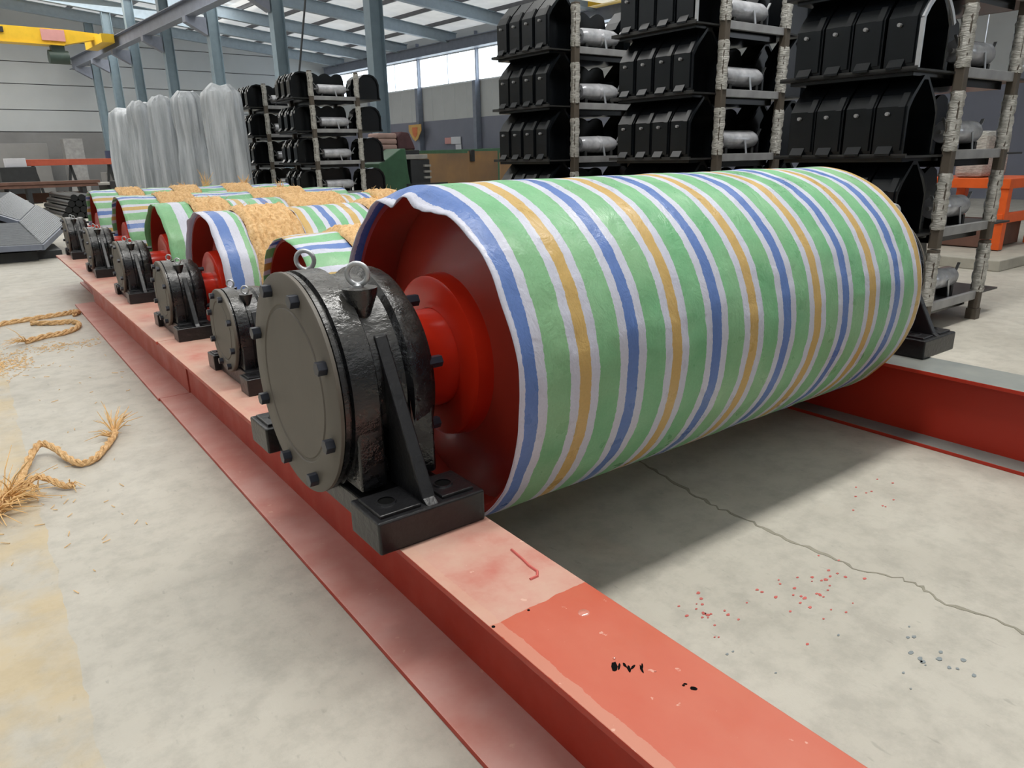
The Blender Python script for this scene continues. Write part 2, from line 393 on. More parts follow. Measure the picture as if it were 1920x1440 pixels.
# walls
WR = empty('wall_right', kind='structure'); WR.matrix_world = HM
MB().box(20, 20.15, -10, 37.3, 0, 2.75).obj('dado_wall', 'wains', WR)
WCOL = [-8.6, -4.4, -.2, 4.0, 8.2, 12.4, 16.6, 20.8, 25.0, 29.2, 33.4, 37.3]
for i in range(len(WCOL) - 1):
    y0, y1 = WCOL[i], WCOL[i + 1]
    n = 5
    for q in range(n):
        a_, b_ = y0 + (y1 - y0) * q / n, y0 + (y1 - y0) * (q + 1) / n
        if y0 > 7.9: MB().box(20, 20.08, a_ + .01, b_ - .01, 2.75, 4.16).obj('cladding_panel', 'cladw', WR)
        else: MB().box(20, 20.08, a_ + .01, b_ - .01, 2.75, 6.1).obj('cladding_panel', 'cladw', WR)
    if y0 > 7.9:
        MB().box(20, 20.08, y0, y1, 5.38, 6.25).obj('cladding_panel', 'cladw', WR)
        wn = empty('window_%d' % (i - 3), kind='structure'); wn.matrix_world = HM
        fr = MB()
        fr.box(19.98, 20.06, y0, y1, 4.14, 4.20).box(19.98, 20.06, y0, y1, 5.33, 5.40).box(19.98, 20.06, y0, y0 + .05, 4.14, 5.4).box(19.98, 20.06, y1 - .05, y1, 4.14, 5.4)
        fr.obj('window_frame', 'white', wn)
        MB().box(20.01, 20.02, y0 + .05, (y0 + y1) / 2 - .02, 4.2, 5.33).obj('pane', 'glass', wn)
        MB().box(20.01, 20.02, (y0 + y1) / 2 + .02, y1 - .05, 4.2, 5.33).obj('pane', 'glass', wn)
        MB().box(19.99, 20.05, (y0 + y1) / 2 - .02, (y0 + y1) / 2 + .02, 4.2, 5.33).obj('mullion', 'white', wn)
MB().box(19.45, 19.62, -10, 37.2, 5.36, 5.72).box(19.35, 19.72, -10, 37.2, 5.72, 5.75).box(19.35, 19.72, -10, 37.2, 5.33, 5.36).obj('runway_beam', 'bluedark', WR, bevel=0)
for y in WCOL[:-1]:
    c_ = MB().box(19.72, 19.98, y - .1, y + .1, 0, 4.16).box(19.85, 19.98, y - .03, y + .03, 4.16, 6.0); c_.obj('wall_column', 'bluedark', WR)  # narrow above the sill: wash-out by window glare put into the shape
WF = empty('wall_far', kind='structure'); WF.matrix_world = HM
MB().box(-14, 20.1, 37.3, 37.45, 0, 2.52).obj('dado_wall', 'wainsf', WF)
cz = [2.54, 3.4, 4.4, 5.25, 6.1, 7.0]
for i in range(5):
    MB().box(-14, 20.1, 37.3, 37.4, cz[i] + .012, cz[i + 1] - .02).obj('cladding_panel', 'cladf', WF)
MB().prism([(-14, 6.98), (20.1, 6.98), (20.1, 7.0), (-3, 8.13), (-14, 7.0)], 37.3, 37.4, 'xz').obj('gable_panel', 'cladf', WF)
MB().box(-14, 20.1, 37.38, 37.42, 2.5, 7.0).obj('backing_sheet', 'purlin', WF)
WL = empty('wall_left', kind='structure'); WL.matrix_world = HM
MB().box(-14.15, -14, -10, 37.4, 0, 2.52).obj('dado_wall', 'wainsf', WL)
MB().box(-14.1, -14, -10, 37.4, 2.52, 7.1).obj('cladding_panel', 'cladf', WL)
WB = empty('wall_back', kind='structure'); WB.matrix_world = HM
MB().prism([(-14, 0), (20, 0), (20, 6.1), (-3, 8.1), (-14, 7.1)], -10.1, -10, 'xz').obj('cladding_panel', 'cladf', WB)
# roof: sheets between purlins
CE = empty('ceiling', kind='structure'); CE.matrix_world = HM
xs = [20.2 - 1.55 * i for i in range(23)]
for i in range(22):
    xa, xb = xs[i], xs[i + 1]
    for (ya, yb) in ((-10, 9.2), (9.2, 22.3), (22.3, 37.4)):
        vs = [(xa, ya, RZ(xa) + .14), (xa, yb, RZ(xa) + .14), (xb, yb, RZ(xb) + .14), (xb, ya, RZ(xb) + .14)]
        m_ = MB(); m_.add(vs, [(0, 1, 2, 3)]); m_.obj('roof_sheet', 'roof', CE)
for i, xa in enumerate(xs[:22]):
    MB().box(xa - .035, xa + .035, -10, 37.3, RZ(xa), RZ(xa) + .135).obj('purlin', 'purlin', CE)
RC = [-7.6, -3.4, .8, 5.0, 9.3, 13.7, 18.1, 22.3, 26.3, 30.0, 33.0, 35.8]
for y in RC:
    m_ = MB()
    for (xa, xb) in ((19.9, -3), (-3, -13.9)):
        za, zb = RZ(xa), RZ(xb)
        for (o1, o2, hw) in ((-.02, 0, .1), (-.4, -.02, .006), (-.42, -.4, .1)):
            vs = []
            for yy in (y - hw, y + hw):
                vs += [(xa, yy, za + o1), (xb, yy, zb + o1), (xb, yy, zb + o2), (xa, yy, za + o2)]
            m_.add(vs, [(0, 1, 2, 3), (4, 7, 6, 5), (0, 4, 5, 1), (1, 5, 6, 2), (2, 6, 7, 3), (3, 7, 4, 0)])
    m_.obj('rafter', 'rafter', CE)
# no skylight panels are modelled above the key and fill lamps
# inner row of columns and the crane runway
for i, y in enumerate(RC):
    if y < 13: continue
    m_ = MB(); x = 8.35
    m_.box(x - .15, x - .135, y - .12, y + .12, 0, RZ(x) - .42).box(x + .135, x + .15, y - .12, y + .12, 0, RZ(x) - .42).box(x - .14, x + .14, y - .005, y + .005, 0, RZ(x) - .42)
    o = empty('column', kind='structure'); o.matrix_world = HM
    m_.obj('column_shaft', 'steelblue', o)
    MB().prism([(x - .19, 4.55), (x - .19, 5.0), (x - .75, 5.0), (x - .75, 4.85)], y - .12, y + .12, 'xz').obj('bracket', 'bluedark', o)
    MB().box(x - .3, x + .3, y - .25, y + .25, 0, .03).obj('base_plate', 'bluedark', o)
rb = empty('crane_runway', kind='structure'); rb.matrix_world = HM
MB().box(7.75, 7.77, -9, 37, 5.02, 5.38).box(7.62, 7.9, -9, 37, 5.0, 5.02).box(7.62, 7.9, -9, 37, 5.38, 5.40).obj('girder', 'bluedark', rb)
MB().box(7.73, 7.79, -9, 37, 5.40, 5.45).obj('rail', 'post', rb)

def girder_crane(x0, x1, y, z0, z1, label, taper):
    t = empty('bridge_crane', label=label, cat='crane'); t.matrix_world = HM
    pl = [(x0, z0), (x1 - taper, z0), (x1, z0 + (z1 - z0) * .55), (x1, z1 - .05), (x1 - taper * .8, z1), (x0, z1)]
    MB().prism(pl, y - .22, y + .22, 'xz').obj('girder', 'yellow', t)
    MB().box(x0, x1 - taper, y - .28, y + .28, z0 - .03, z0).obj('bottom_flange', 'yellow', t)
    MB().box(x1 - .15, x1 + .25, y - 1.2, y + 1.2, z0 + .05, z0 + .32).obj('end_carriage', 'yellow', t)
    return t
cr = girder_crane(-13, 7.35, 30.6, 5.1, 5.58, 'yellow bridge crane girder high across the far end of the hall', 1.1)
MB().box(5.6, 6.3, 30.33, 30.37, 5.2, 5.55).obj('red_patch', 'signr', cr)
MB().box(4.25, 4.55, 30.33, 30.37, 5.36, 5.52).obj('black_mark', 'dark', cr)
m_ = MB(); m_.lathe([(-.3, .22), (.3, .22)], 6.05, 30.6, 4.72, 'x', 16).box(5.85, 6.25, 30.45, 30.75, 4.85, 5.1); m_.obj('hoist', 'greend', cr, smooth=True)
girder_crane(8.9, 18.75, 16.4, 5.6, 6.15, 'yellow crane girder over the black racks near the window wall', .5)

# ================================================================== STEEL BEAMS (rails)
def ibeam(name, x0, x1, y0, y1, h, mat, label, bx0=None, bx1=None, tf=.016, tw=.012, xw=None):
    t = empty(name, (0, 0, 0), label=label, cat='steel beam')
    bx0 = x0 if bx0 is None else bx0; bx1 = x1 if bx1 is None else bx1; xw = (x0 + x1) / 2 if xw is None else xw
    MB().box(x0, x1, y0, y1, h - tf, h).obj('top_flange', mat, t, bevel=.002)
    MB().box(xw - tw / 2, xw + tw / 2, y0, y1, tf, h - tf).obj('web', mat, t)
    MB().box(bx0, bx1, y0, y1, 0, tf).obj('bottom_flange', mat, t, bevel=.002)
    return t
H = .317
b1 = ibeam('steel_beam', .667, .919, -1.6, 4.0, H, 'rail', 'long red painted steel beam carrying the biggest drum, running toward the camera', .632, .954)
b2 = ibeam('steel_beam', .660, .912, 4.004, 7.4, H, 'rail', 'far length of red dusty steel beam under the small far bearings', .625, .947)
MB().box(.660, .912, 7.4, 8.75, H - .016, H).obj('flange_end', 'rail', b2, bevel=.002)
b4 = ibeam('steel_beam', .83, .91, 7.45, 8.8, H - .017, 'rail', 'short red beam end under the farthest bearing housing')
b3 = ibeam('steel_beam', 3.042, 3.275, -1.6, 9.4, H, 'rail2', 'grey-topped dark red steel beam under the right end of the drums', 3.02, 3.30, xw=3.135)
# black scribbles, water drop and wear on the near beam top
m_ = MB()
for (x, y, a_, l_, w_) in [(.778, .772, .9, .030, .005), (.784, .766, .7, .022, .003), (.795, .762, 1.3, .016, .003), (.795, .752, .9, .02, .003), (.803, .750, .2, .016, .0025), (.812, .738, 1.1, .022, .0025), (.818, .742, .8, .016, .002), (.843, .664, 2.2, .008, .002), (.846, .648, 2.3, .014, .0055)]:
    pl = []
    for q in range(8):
        t_ = q * PI / 4; rx, ry = l_ / 2 * math.cos(t_) * random.uniform(.7, 1.2), w_ * math.sin(t_) * random.uniform(.6, 1.3)
        pl.append((x + rx * math.cos(a_) - ry * math.sin(a_), y + rx * math.sin(a_) + ry * math.cos(a_)))
    m_.prism(pl, H - .001, H + .0007, 'xy')
for (x, y, r) in [(.846, .648, .003), (.838, .664, .0025), (.673, 1.0, .004), (.76, 1.0, .003)]:
    m_.lathe([(0, r), (.0008, r * .9)], x, y, H, 'z', 10)
o = m_.obj('black_marks', 'hole', b1); o['kind'] = 'stuff'
for (x, y, rr_) in ((.842, .925, .012), (.793, .788, .003), (.826, .718, .002)):
    MB().lathe([(0, rr_), (.0015, rr_ * .85), (.0022, 0)], x, y, H, 'z', 16).obj('water_drop', 'wet', b1, smooth=True)
m_ = MB(); m_.tube([(.872, 1.21, H + .0008), (.867, 1.16, H + .0008), (.862, 1.13, H + .0008), (.862, 1.1, H + .0008), (.85, 1.085, H + .0008), (.83, 1.085, H + .0008)], .0035, 6); m_.obj('paint_run', 'spot', b1)

# ================================================================== BEARING HOUSINGS
def rot_x(a, cy, cz): return Matrix.Translation((0, cy, cz)) @ Matrix.Rotation(a, 4, 'X') @ Matrix.Translation((0, -cy, -cz))
def bearing(W, L, zc, r, fl_, fh, cap_out, label, hero=False, flip=False, group=None, boxy=False):
    # local: x from 0 (cap side foot face) to W, y along the beam, z up from beam top
    t = empty('bearing_housing', label=label, cat='bearing', group=group)
    s = -1 if flip else 1
    X = (lambda a: W - a) if flip else (lambda a: a)
    def bx(m_, a, b, *r_): a, b = sorted((X(a), X(b))); return m_.box(a, b, *r_)
    seg = 64 if hero else 32; bv = .006 if hero else .004
    # feet
    for sg in (-1, 1):
        ya, yb = sorted((sg * L, sg * (L - fl_)))
        f_ = MB().box(0, W, ya, yb, 0, fh).obj('foot', 'foot', t, bevel=bv, seg=3)
        for (pa, pb) in ((.05 * W, .42 * W), (.62 * W, .93 * W)):
            y1_, y2_ = ya + fl_ * .12, yb - fl_ * .12
            a_, b_ = sorted((X(pa), X(pb)))
            p_ = MB().box(a_, b_, y1_, y2_, fh - .002, fh + (.008 if hero else .005)).obj('pad', 'foot', f_, bevel=.003)
            hx, hy = (a_ + b_) / 2 - s * .008, (y1_ + y2_) / 2
            hh = fh + (.008 if hero else .005)
            rr = W * .07
            m_ = MB().lathe([(-.01, rr), (.0006, rr)], hx, hy, hh, 'z', 16); m_.obj('bolt_hole', 'hole', f_)  # flush dark disc, the shade of a hole put into its colour
            if hero: MB().lathe([(0, rr), (.004, rr), (.004, rr * 1.15), (0, rr * 1.25)], hx, hy, hh, 'z', 24, closed=True).obj('hole_rim', 'foot', f_, smooth=True)
    # saddle between the feet
    bx(MB(), .12 * W, .9 * W, -(L - fl_) - .01, (L - fl_) + .01, .0, zc - r * .80).obj('saddle', 'foot', t, bevel=bv)
    # housing barrel with flanges
    c_ = cap_out
    prof = [(-c_ + .0125, r * .5), (-c_ + .0125, r * .97), (-c_ + .016, r * .995), (.09 * W, r * .995), (.10 * W, r * .95), (.125 * W, r * .95), (.135 * W, r * 1.0), (.36 * W, r * 1.0), (.40 * W, r * .93), (.66 * W, r * .93), (.70 * W, r * .985), (.86 * W, r * .97), (.905 * W, r * .95), (.93 * W, r * .86), (.99 * W, r * .84), (.99 * W, r * .5)]
    if flip: prof = [(W - a, b) for a, b in prof]
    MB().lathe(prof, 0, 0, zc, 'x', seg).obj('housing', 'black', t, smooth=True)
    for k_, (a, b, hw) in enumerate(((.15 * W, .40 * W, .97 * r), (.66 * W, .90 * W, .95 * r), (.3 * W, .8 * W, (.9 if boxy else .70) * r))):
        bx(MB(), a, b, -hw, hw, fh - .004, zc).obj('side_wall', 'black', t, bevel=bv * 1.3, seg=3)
    # ribs from the foot up to the barrel
    for sg in (-1, 1):
        ya = sg * (L - .004)
        pl = [(ya, fh - .002), (sg * (L - fl_ * 1.25), fh - .002), (sg * r * .55, zc + r * .52), (sg * r * .80, zc + r * .52), (sg * (L - fl_ * .18), fh + .012)]
        a, b = sorted((X(.455 * W), X(.575 * W)))
        MB().prism(pl, a, b, 'yz').obj('rib', 'foot', t, bevel=bv * .8)
    # cap with groove and bolts
    c_ = cap_out
    prof = [(-c_, 0), (-c_, r * .68), (-c_ + .003, r * .69), (-c_ + .003, r * .715), (-c_, r * .725), (-c_, r * .985), (-c_ + .003, r * 1.0), (-c_ + .012, r * 1.0), (-c_ + .012, r * .93)]
    if flip: prof = [(W - a, b) for a, b in prof]
    cp = MB().lathe(prof, 0, 0, zc, 'x', seg).obj('end_cap', 'cap', t, smooth=True)
    bl = .024 if hero else .016; br = .0185 if hero else .013
    for k_ in range(8):
        an = PI / 8 + k_ * PI / 4; yy, zz = r * .87 * math.cos(an), zc + r * .87 * math.sin(an)
        pr = [(-c_ - bl, 0), (-c_ - bl, br), (-c_, br)]
        if flip: pr = [(W - a, b) for a, b in pr]
        MB().lathe(pr, 0, yy, zz, 'x', 6).obj('cap_bolt', 'bolt', t, bevel=.0015 if hero else 0)
        if hero or k_ % 2 == 0:
            an += .15
            yy, zz = r * .80 * math.cos(an), zc + r * .80 * math.sin(an)
            pr = [(.96 * W, .0), (.96 * W, br * .9), (.99 * W + bl * 1.3, br * .9), (.99 * W + bl * 1.3, 0)]
            if flip: pr = [(W - a, b) for a, b in pr]
            MB().lathe(pr, 0, yy, zz, 'x', 6).obj('back_bolt', 'bolt', t)
    # two eyebolts on wedge bosses
    for sg in (-1, 1):
        yy = sg * r * .58; zt = zc + r * .885
        ex = X(.45 * W)
        MB().lathe([(-r * .30, r * .05), (-r * .05, r * .145), (0, r * .15), (0, 0)], ex, yy * 1.03, zt + .004, 'z', 20).obj('boss', 'black', t, smooth=True)
        R_ = r * .088; tr_ = r * .022
        e_ = MB(); pts = [(ex + R_ * math.cos(q * PI / 12) * .75, yy + R_ * math.cos(q * PI / 12) * -.66, zt + R_ + tr_ * 1.6 + R_ * math.sin(q * PI / 12)) for q in range(24)]
        e_.tube(pts, tr_, 10, closed=True); e_.lathe([(0, tr_ * 2.0), (tr_ * 1.0, tr_ * 1.9), (tr_ * 1.7, tr_ * 1.1)], ex, yy, zt + .003, 'z', 16)
        e_.obj('eyebolt', 'zinc', t, smooth=True)
    return t
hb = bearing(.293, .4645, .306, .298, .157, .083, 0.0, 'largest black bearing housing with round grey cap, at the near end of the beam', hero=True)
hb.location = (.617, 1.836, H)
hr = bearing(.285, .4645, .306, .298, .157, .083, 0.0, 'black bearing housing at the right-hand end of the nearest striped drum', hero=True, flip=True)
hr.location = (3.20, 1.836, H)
SM = [(3.05, 'second'), (4.183, 'third'), (5.51, 'fourth'), (6.95, 'fifth'), (8.47, 'sixth')]
small = None
for i, (y, nm) in enumerate(SM):
    lab = ['small black bearing housing directly behind the largest one', 'third bearing housing along the beam, beside the blue-rimmed drum', 'fourth bearing housing along the beam, beside the green-edged drum', 'fifth bearing housing along the beam, second from its far end', 'sixth and farthest bearing housing on the far end of the beam'][i]
    if small is None:
        small = bearing(.20, .285, .213, .172, .10, .068, -.006, lab, group='small bearing housings on the left beam', boxy=True); t = small
    else: t = copy_tree(small); t['label'] = lab
    t.location = (.750, y, H)
smr = None
for i, (y, nm) in enumerate(SM):
    lab = '%s bearing housing on the grey-topped beam behind the drums' % nm
    if smr is None:
        smr = bearing(.20, .285, .213, .172, .10, .068, -.006, lab, flip=True, group='small bearing housings on the right beam', boxy=True); t = smr
    else: t = copy_tree(smr); t['label'] = lab
    t.location = (3.12, y, H)

# ================================================================== DRUMS
def wrap(name, mat, R, xa, xb, parent, nx, nt, amp, front=None, thick=.003, seed=0., vtile=None, drop=0.):
    vs = []; us = []
    for j in range(nx + 1):
        u = xa + (xb - xa) * j / nx
        for i in range(nt):
            th = 2 * PI * i / nt          # 0 = +y (far side), 90 deg = top
            x, r = u, R
            q = Vector((u * 3 + seed, math.cos(th) * 2.2, math.sin(th) * 2.2))
            r += amp * mn.noise(q * 1.6) + amp * .5 * mn.noise(q * 4.5)
            if front: x, r = front(j / nx, u, th, x, r)
            vs.append((x, r * math.cos(th), r * math.sin(th))); us.append((u, th / (2 * PI) * (vtile if vtile else 2 * PI * R)))
    fs = [(j * nt + i, j * nt + (i + 1) % nt, (j + 1) * nt + (i + 1) % nt, (j + 1) * nt + i) for j in range(nx) for i in range(nt)]
    me = bpy.data.meshes.new(name); me.from_pydata(vs, [], fs)
    uvl = me.uv_layers.new(name='UVMap')
    per = vtile if vtile else 2 * PI * R
    for p in me.polygons:
        p.use_smooth = True
        vv = [us[me.loops[l].vertex_index][1] for l in p.loop_indices]
        for l, v_ in zip(p.loop_indices, vv):
            if max(vv) - v_ > per * .5: v_ += per
            uvl.data[l].uv = (us[me.loops[l].vertex_index][0], v_)
    me.materials.append(MT[mat]); o = bpy.data.objects.new(name, me); C.objects.link(o); o.parent = parent
    md = o.modifiers.new('thickness', 'SOLIDIFY'); md.thickness = thick; md.offset = 1
    return o
def drum_core(t, x0, x1, R, rs, big):
    # t at drum axis; x in world along axis
    n = 96 if big else 48
    Ri = R * .958
    a, b = (x0 + .035, x1 - .02)
    MB().lathe([(a, Ri), (a, R * .992), (b, R * .992), (b, Ri)], 0, 0, 0, 'x', n, closed=True).obj('shell', 'redshade', t, smooth=True)
    for (xe, s) in ((a, 1), (b, -1)):
        d = .135 if big else .12
        prof = [(xe + s * d, Ri + .002), (xe + s * (d - .01), R * .90), (xe + s * (d - .045), R * .66), (xe + s * (d - .062), R * .575), (xe + s * (d - .072), R * .505), (xe + s * (d - .118), R * .488), (xe + s * (d - .122), R * .47), (xe + s * (d - .12), R * .30), (xe + s * (d - .12), rs + .001),
                (xe + s * (d + .02), rs + .001), (xe + s * (d + .02), Ri + .002)]
        hubp = [q_ for q_ in prof[4:9]] + [(xe + s * (d + .005), rs + .001), (xe + s * (d + .005), R * .505)]
        dscp = prof[:5] + [(xe + s * (d + .01), R * .505), (xe + s * (d + .01), Ri + .002)]
        MB().lathe(dscp, 0, 0, 0, 'x', n, closed=True).obj('end_disc', 'redshade', t, smooth=True)
        MB().lathe(hubp, 0, 0, 0, 'x', n, closed=True).obj('hub', 'red', t, smooth=True)
    MB().lathe([(x0 - .13, rs * .96), (x0 - .02, rs), (x1 + .02, rs), (x1 + .14, rs * .96)], 0, 0, 0, 'x', 48).obj('shaft', 'red', t, smooth=True)
drum = empty('conveyor_drum', (0, 1.836, .623), label='biggest nearest drum, wrapped in green, blue and yellow striped cloth', cat='drum')
drum_core(drum, 1.0, 3.03, .493, .146, True)
def hero_front(f, u, th, x, r):
    dg = math.degrees(th) % 360
    d = max(0., 1 - (u - .999) / .036)            # 1 at the front edge
    if d > 0:
        x += .004 * math.sin(th * 9) * d
        # sagging fold over the top of the rim
        w_ = math.exp(-((dg - 92) / 30) ** 2)
        sag = .040 * w_ * (1 + .35 * math.sin(th * 14 + 1))
        r -= sag * d ** .8 + .010 * w_ * max(0., math.sin(th * 23)) * d; x -= .026 * w_ * d
        # loose corner at the bottom
        w2 = math.exp(-((dg - 262) / 7) ** 2); x -= .055 * w2 * d; r += .004 * w2 * d
    e = max(0., 1 - (3.037 - u) / .05)
    if e > 0: r -= .012 * e * e
    return x, r
wrap('striped_cloth', 'clothu', .4965, .999, 3.037, drum, 230, 200, .0042, hero_front)
m_ = MB(); m_.tube([(.985, -.15, -.395), (.975, -.16, -.41), (.972, -.15, -.44), (.98, -.14, -.475), (.985, -.135, -.51), (.99, -.135, -.53), (1.0, -.13, -.525)], .0012, 5)
m_.obj('loose_thread', 'thread', drum)
tufts_m = []
def rope_band(parent, R, xa, xb, seed):
    # many turns of shaggy straw rope wound side by side
    n = max(3, int((xb - xa) / .03)); nt = 110; pit = (xb - xa) / n; vs = []; nx = n * 5
    for j in range(nx + 1):
        u = xa + (xb - xa) * j / nx
        for i in range(nt):
            th = 2 * PI * i / nt; ph = (u - xa) / pit + i / nt
            e = min(1, (u - xa) / .02, (xb - u) / .02)
            q = Vector((u * 30 + seed, math.cos(th) * 14, math.sin(th) * 14))
            r = R + .004 + e * (.016 + .008 * abs(math.sin(PI * ph)) + .012 * mn.noise(q) + .006 * mn.noise(q * 2.7))
            x = u + .012 * mn.noise(Vector((seed, math.cos(th) * 5, math.sin(th) * 5)) + Vector((u, 0, 0)))
            vs.append((x, r * math.cos(th), r * math.sin(th)))
    fs = [(j * nt + i, j * nt + (i + 1) % nt, (j + 1) * nt + (i + 1) % nt, (j + 1) * nt + i) for j in range(nx) for i in range(nt)]
    m_ = MB(); m_.add(vs, fs)
    o = m_.obj('straw_rope_band', 'straw', parent, smooth=True)
    # loose fibres
    f_ = MB(); rnd = random.Random(seed)
    for q in range(46):
        th = rnd.uniform(.1 * PI, 1.05 * PI); x = rnd.uniform(xa, xb); r = R + .02
        p0 = Vector((x, r * math.cos(th), r * math.sin(th))); d = Vector((rnd.uniform(-1, 1), math.cos(th) + rnd.uniform(-.8, .8), math.sin(th) * .6 + rnd.uniform(-.3, .5))).normalized()
        L_ = rnd.uniform(.02, .055); p1 = p0 + d * L_ * .5 + Vector((0, 0, .006)); p2 = p0 + d * L_
        f_.tube([p0, p1, p2], .0018, 4, r_end=.0006)
    fo_ = f_.obj('loose_fibres', 'strawf', o); fo_['kind'] = 'stuff'
    return o
def tuft(parent, x, y, z, h, seed, lean=(0, 0)):
    rnd = random.Random(seed); m_ = MB()
    for q in range(16):
        d = Vector((rnd.uniform(-.5, .5) + lean[0], rnd.uniform(-.4, .4) + lean[1], 1)).normalized(); L_ = h * rnd.uniform(.4, 1)
        p0 = Vector((x + rnd.uniform(-.02, .02), y + rnd.uniform(-.02, .02), z - .01))
        m_.tube([p0, p0 + d * L_ * .5, p0 + d * L_ + Vector((rnd.uniform(-.03, .03), 0, -.01))], .006, 5, r_end=.0015)
    o = m_.obj('frayed_rope_end', 'strawf', parent); o['kind'] = 'stuff'
ZS = .213 + H
specs = [
 # y, R, x0, label, front collar material, [(kind, xa, xb)...]
 (3.05, .358, 1.045, 'smallest drum right behind the biggest one, with lengthwise striped cloth', [('clothv', 1.05, 1.28), ('r', 1.28, 1.72), ('clothu2', 1.72, 2.2), ('r', 2.2, 2.6), ('clothv', 2.6, 3.0)]),
 (4.183, .405, .985, 'third drum, its end cloth white and blue with a wide straw band', [('clothw', .99, 1.17), ('r', 1.17, 1.47), ('clothu2', 1.47, 1.92), ('r', 1.92, 2.2), ('clothu', 2.2, 2.55), ('r', 2.55, 2.8), ('clothu2', 2.8, 3.02)]),
 (5.51, .40, 1.02, 'fourth drum, its end cloth green and white beside a straw band', [('clothg', 1.025, 1.24), ('r', 1.24, 1.50), ('clothu', 1.50, 1.90), ('r', 1.90, 2.35), ('clothu2', 2.35, 2.62), ('r', 2.62, 2.85), ('clothu', 2.85, 3.02)]),
 (6.95, .40, 1.02, 'fifth drum, second farthest, cloth striped lengthwise between straw bands', [('clothv', 1.025, 1.32), ('r', 1.32, 1.62), ('clothv', 1.62, 2.1), ('r', 2.1, 2.62), ('clothv', 2.62, 3.02)]),
 (8.47, .41, 1.02, 'farthest drum on the beams, before the plastic-wrapped rolls', [('clothv', 1.025, 1.26), ('r', 1.26, 1.5), ('clothv', 1.5, 1.78), ('r', 1.78, 2.05), ('clothv', 2.05, 2.3), ('r', 2.3, 2.6), ('clothv', 2.6, 3.02)]),
]
dr = []
for i, (y, R, x0, lab, segs) in enumerate(specs):
    t = empty('conveyor_drum', (0, y, ZS), label=lab, cat='drum', group='straw-bound drums behind the biggest one'); dr.append(t)
    drum_core(t, x0, 3.02, R - .004, .085, False)
    for k_, (kd, xa, xb) in enumerate(segs):
        if kd == 'r': rope_band(t, R, xa, xb, i * 10 + k_ + 1)
        else:
            fr = None
            if k_ == 0:
                def fr(f, u, th, x, r, x0=xa, s=i):
                    d = max(0., 1 - (u - x0) / .034)
                    x += (.012 * mn.noise(Vector((s, math.cos(th) * 3, math.sin(th) * 3)))) * d
                    r -= d * (.006 + .012 * mn.noise(Vector((s + 5, math.cos(th) * 4, math.sin(th) * 4)))); return x, r
            wrap('striped_cloth', kd, R + .001, xa, xb, t, max(8, int((xb - xa) / .022)), 90, .010, fr, seed=i * 3.1 + k_)
tuft(dr[1], 2.05, -.02, .405, .09, 1)
tuft(dr[4], 2.15, .05, .40, .22, 5, (.3, 0)); tuft(dr[4], 2.55, .0, .40, .16, 6, (.2, 0)); tuft(dr[3], 2.45, .02, .39, .13, 7, (-.3, 0)); tuft(dr[4], 1.95, 0, .40, .12, 8, (-.8, 0))
tuft(dr[0], 2.4, .02, .36, .13, 9, (.1, 0))

# ================================================================== RACKS
PW = .76
def stillage_proto(ov):
    t = empty('stillage', label='x', cat='rack')
    MB().box(-ov - .015, PW + .42, .02, .90, -.012, 0).obj('deck', 'deck', t)
    MB().box(.03, PW - .03, -.012, .02, -.03, .028).obj('front_bar', 'deckf', t, bevel=.003)
    MB().box(.04, PW - .04, .05, .85, -.075, -.012).obj('skirt', 'frame', t)
    MB().box(-ov + .03, .0, .06, .85, -.035, -.012).obj('cross_beam', 'frame', t)
    MB().box(-ov - .015, -ov, .02, .90, -.012, .012).obj('side_lip', 'deck', t)
    for (x, y) in ((0, 0), (PW, 0), (0, .86), (PW, .86)):
        p_ = MB().box(x - .03, x + .03, y - .03, y + .03, -.10, .385).obj('post', 'post', t, bevel=.004)
        q_ = MB(); vs = []; n = 12; rows = 14
        for j in range(rows + 1):
            z = .02 + .345 * j / rows
            for i in range(n):
                th = 2 * PI * i / n; r = .041 + random.uniform(-.006, .007); vs.append((x + r * math.cos(th), y + r * math.sin(th), z + random.uniform(-.005, .005)))
        q_.add(vs, [(j * n + i, j * n + (i + 1) % n, (j + 1) * n + (i + 1) % n, (j + 1) * n + i) for j in range(rows) for i in range(n)] + [tuple(range(n)), tuple(rows * n + i for i in range(n))])
        q_.obj('film_wrap', 'film', p_, smooth=True)
    return t
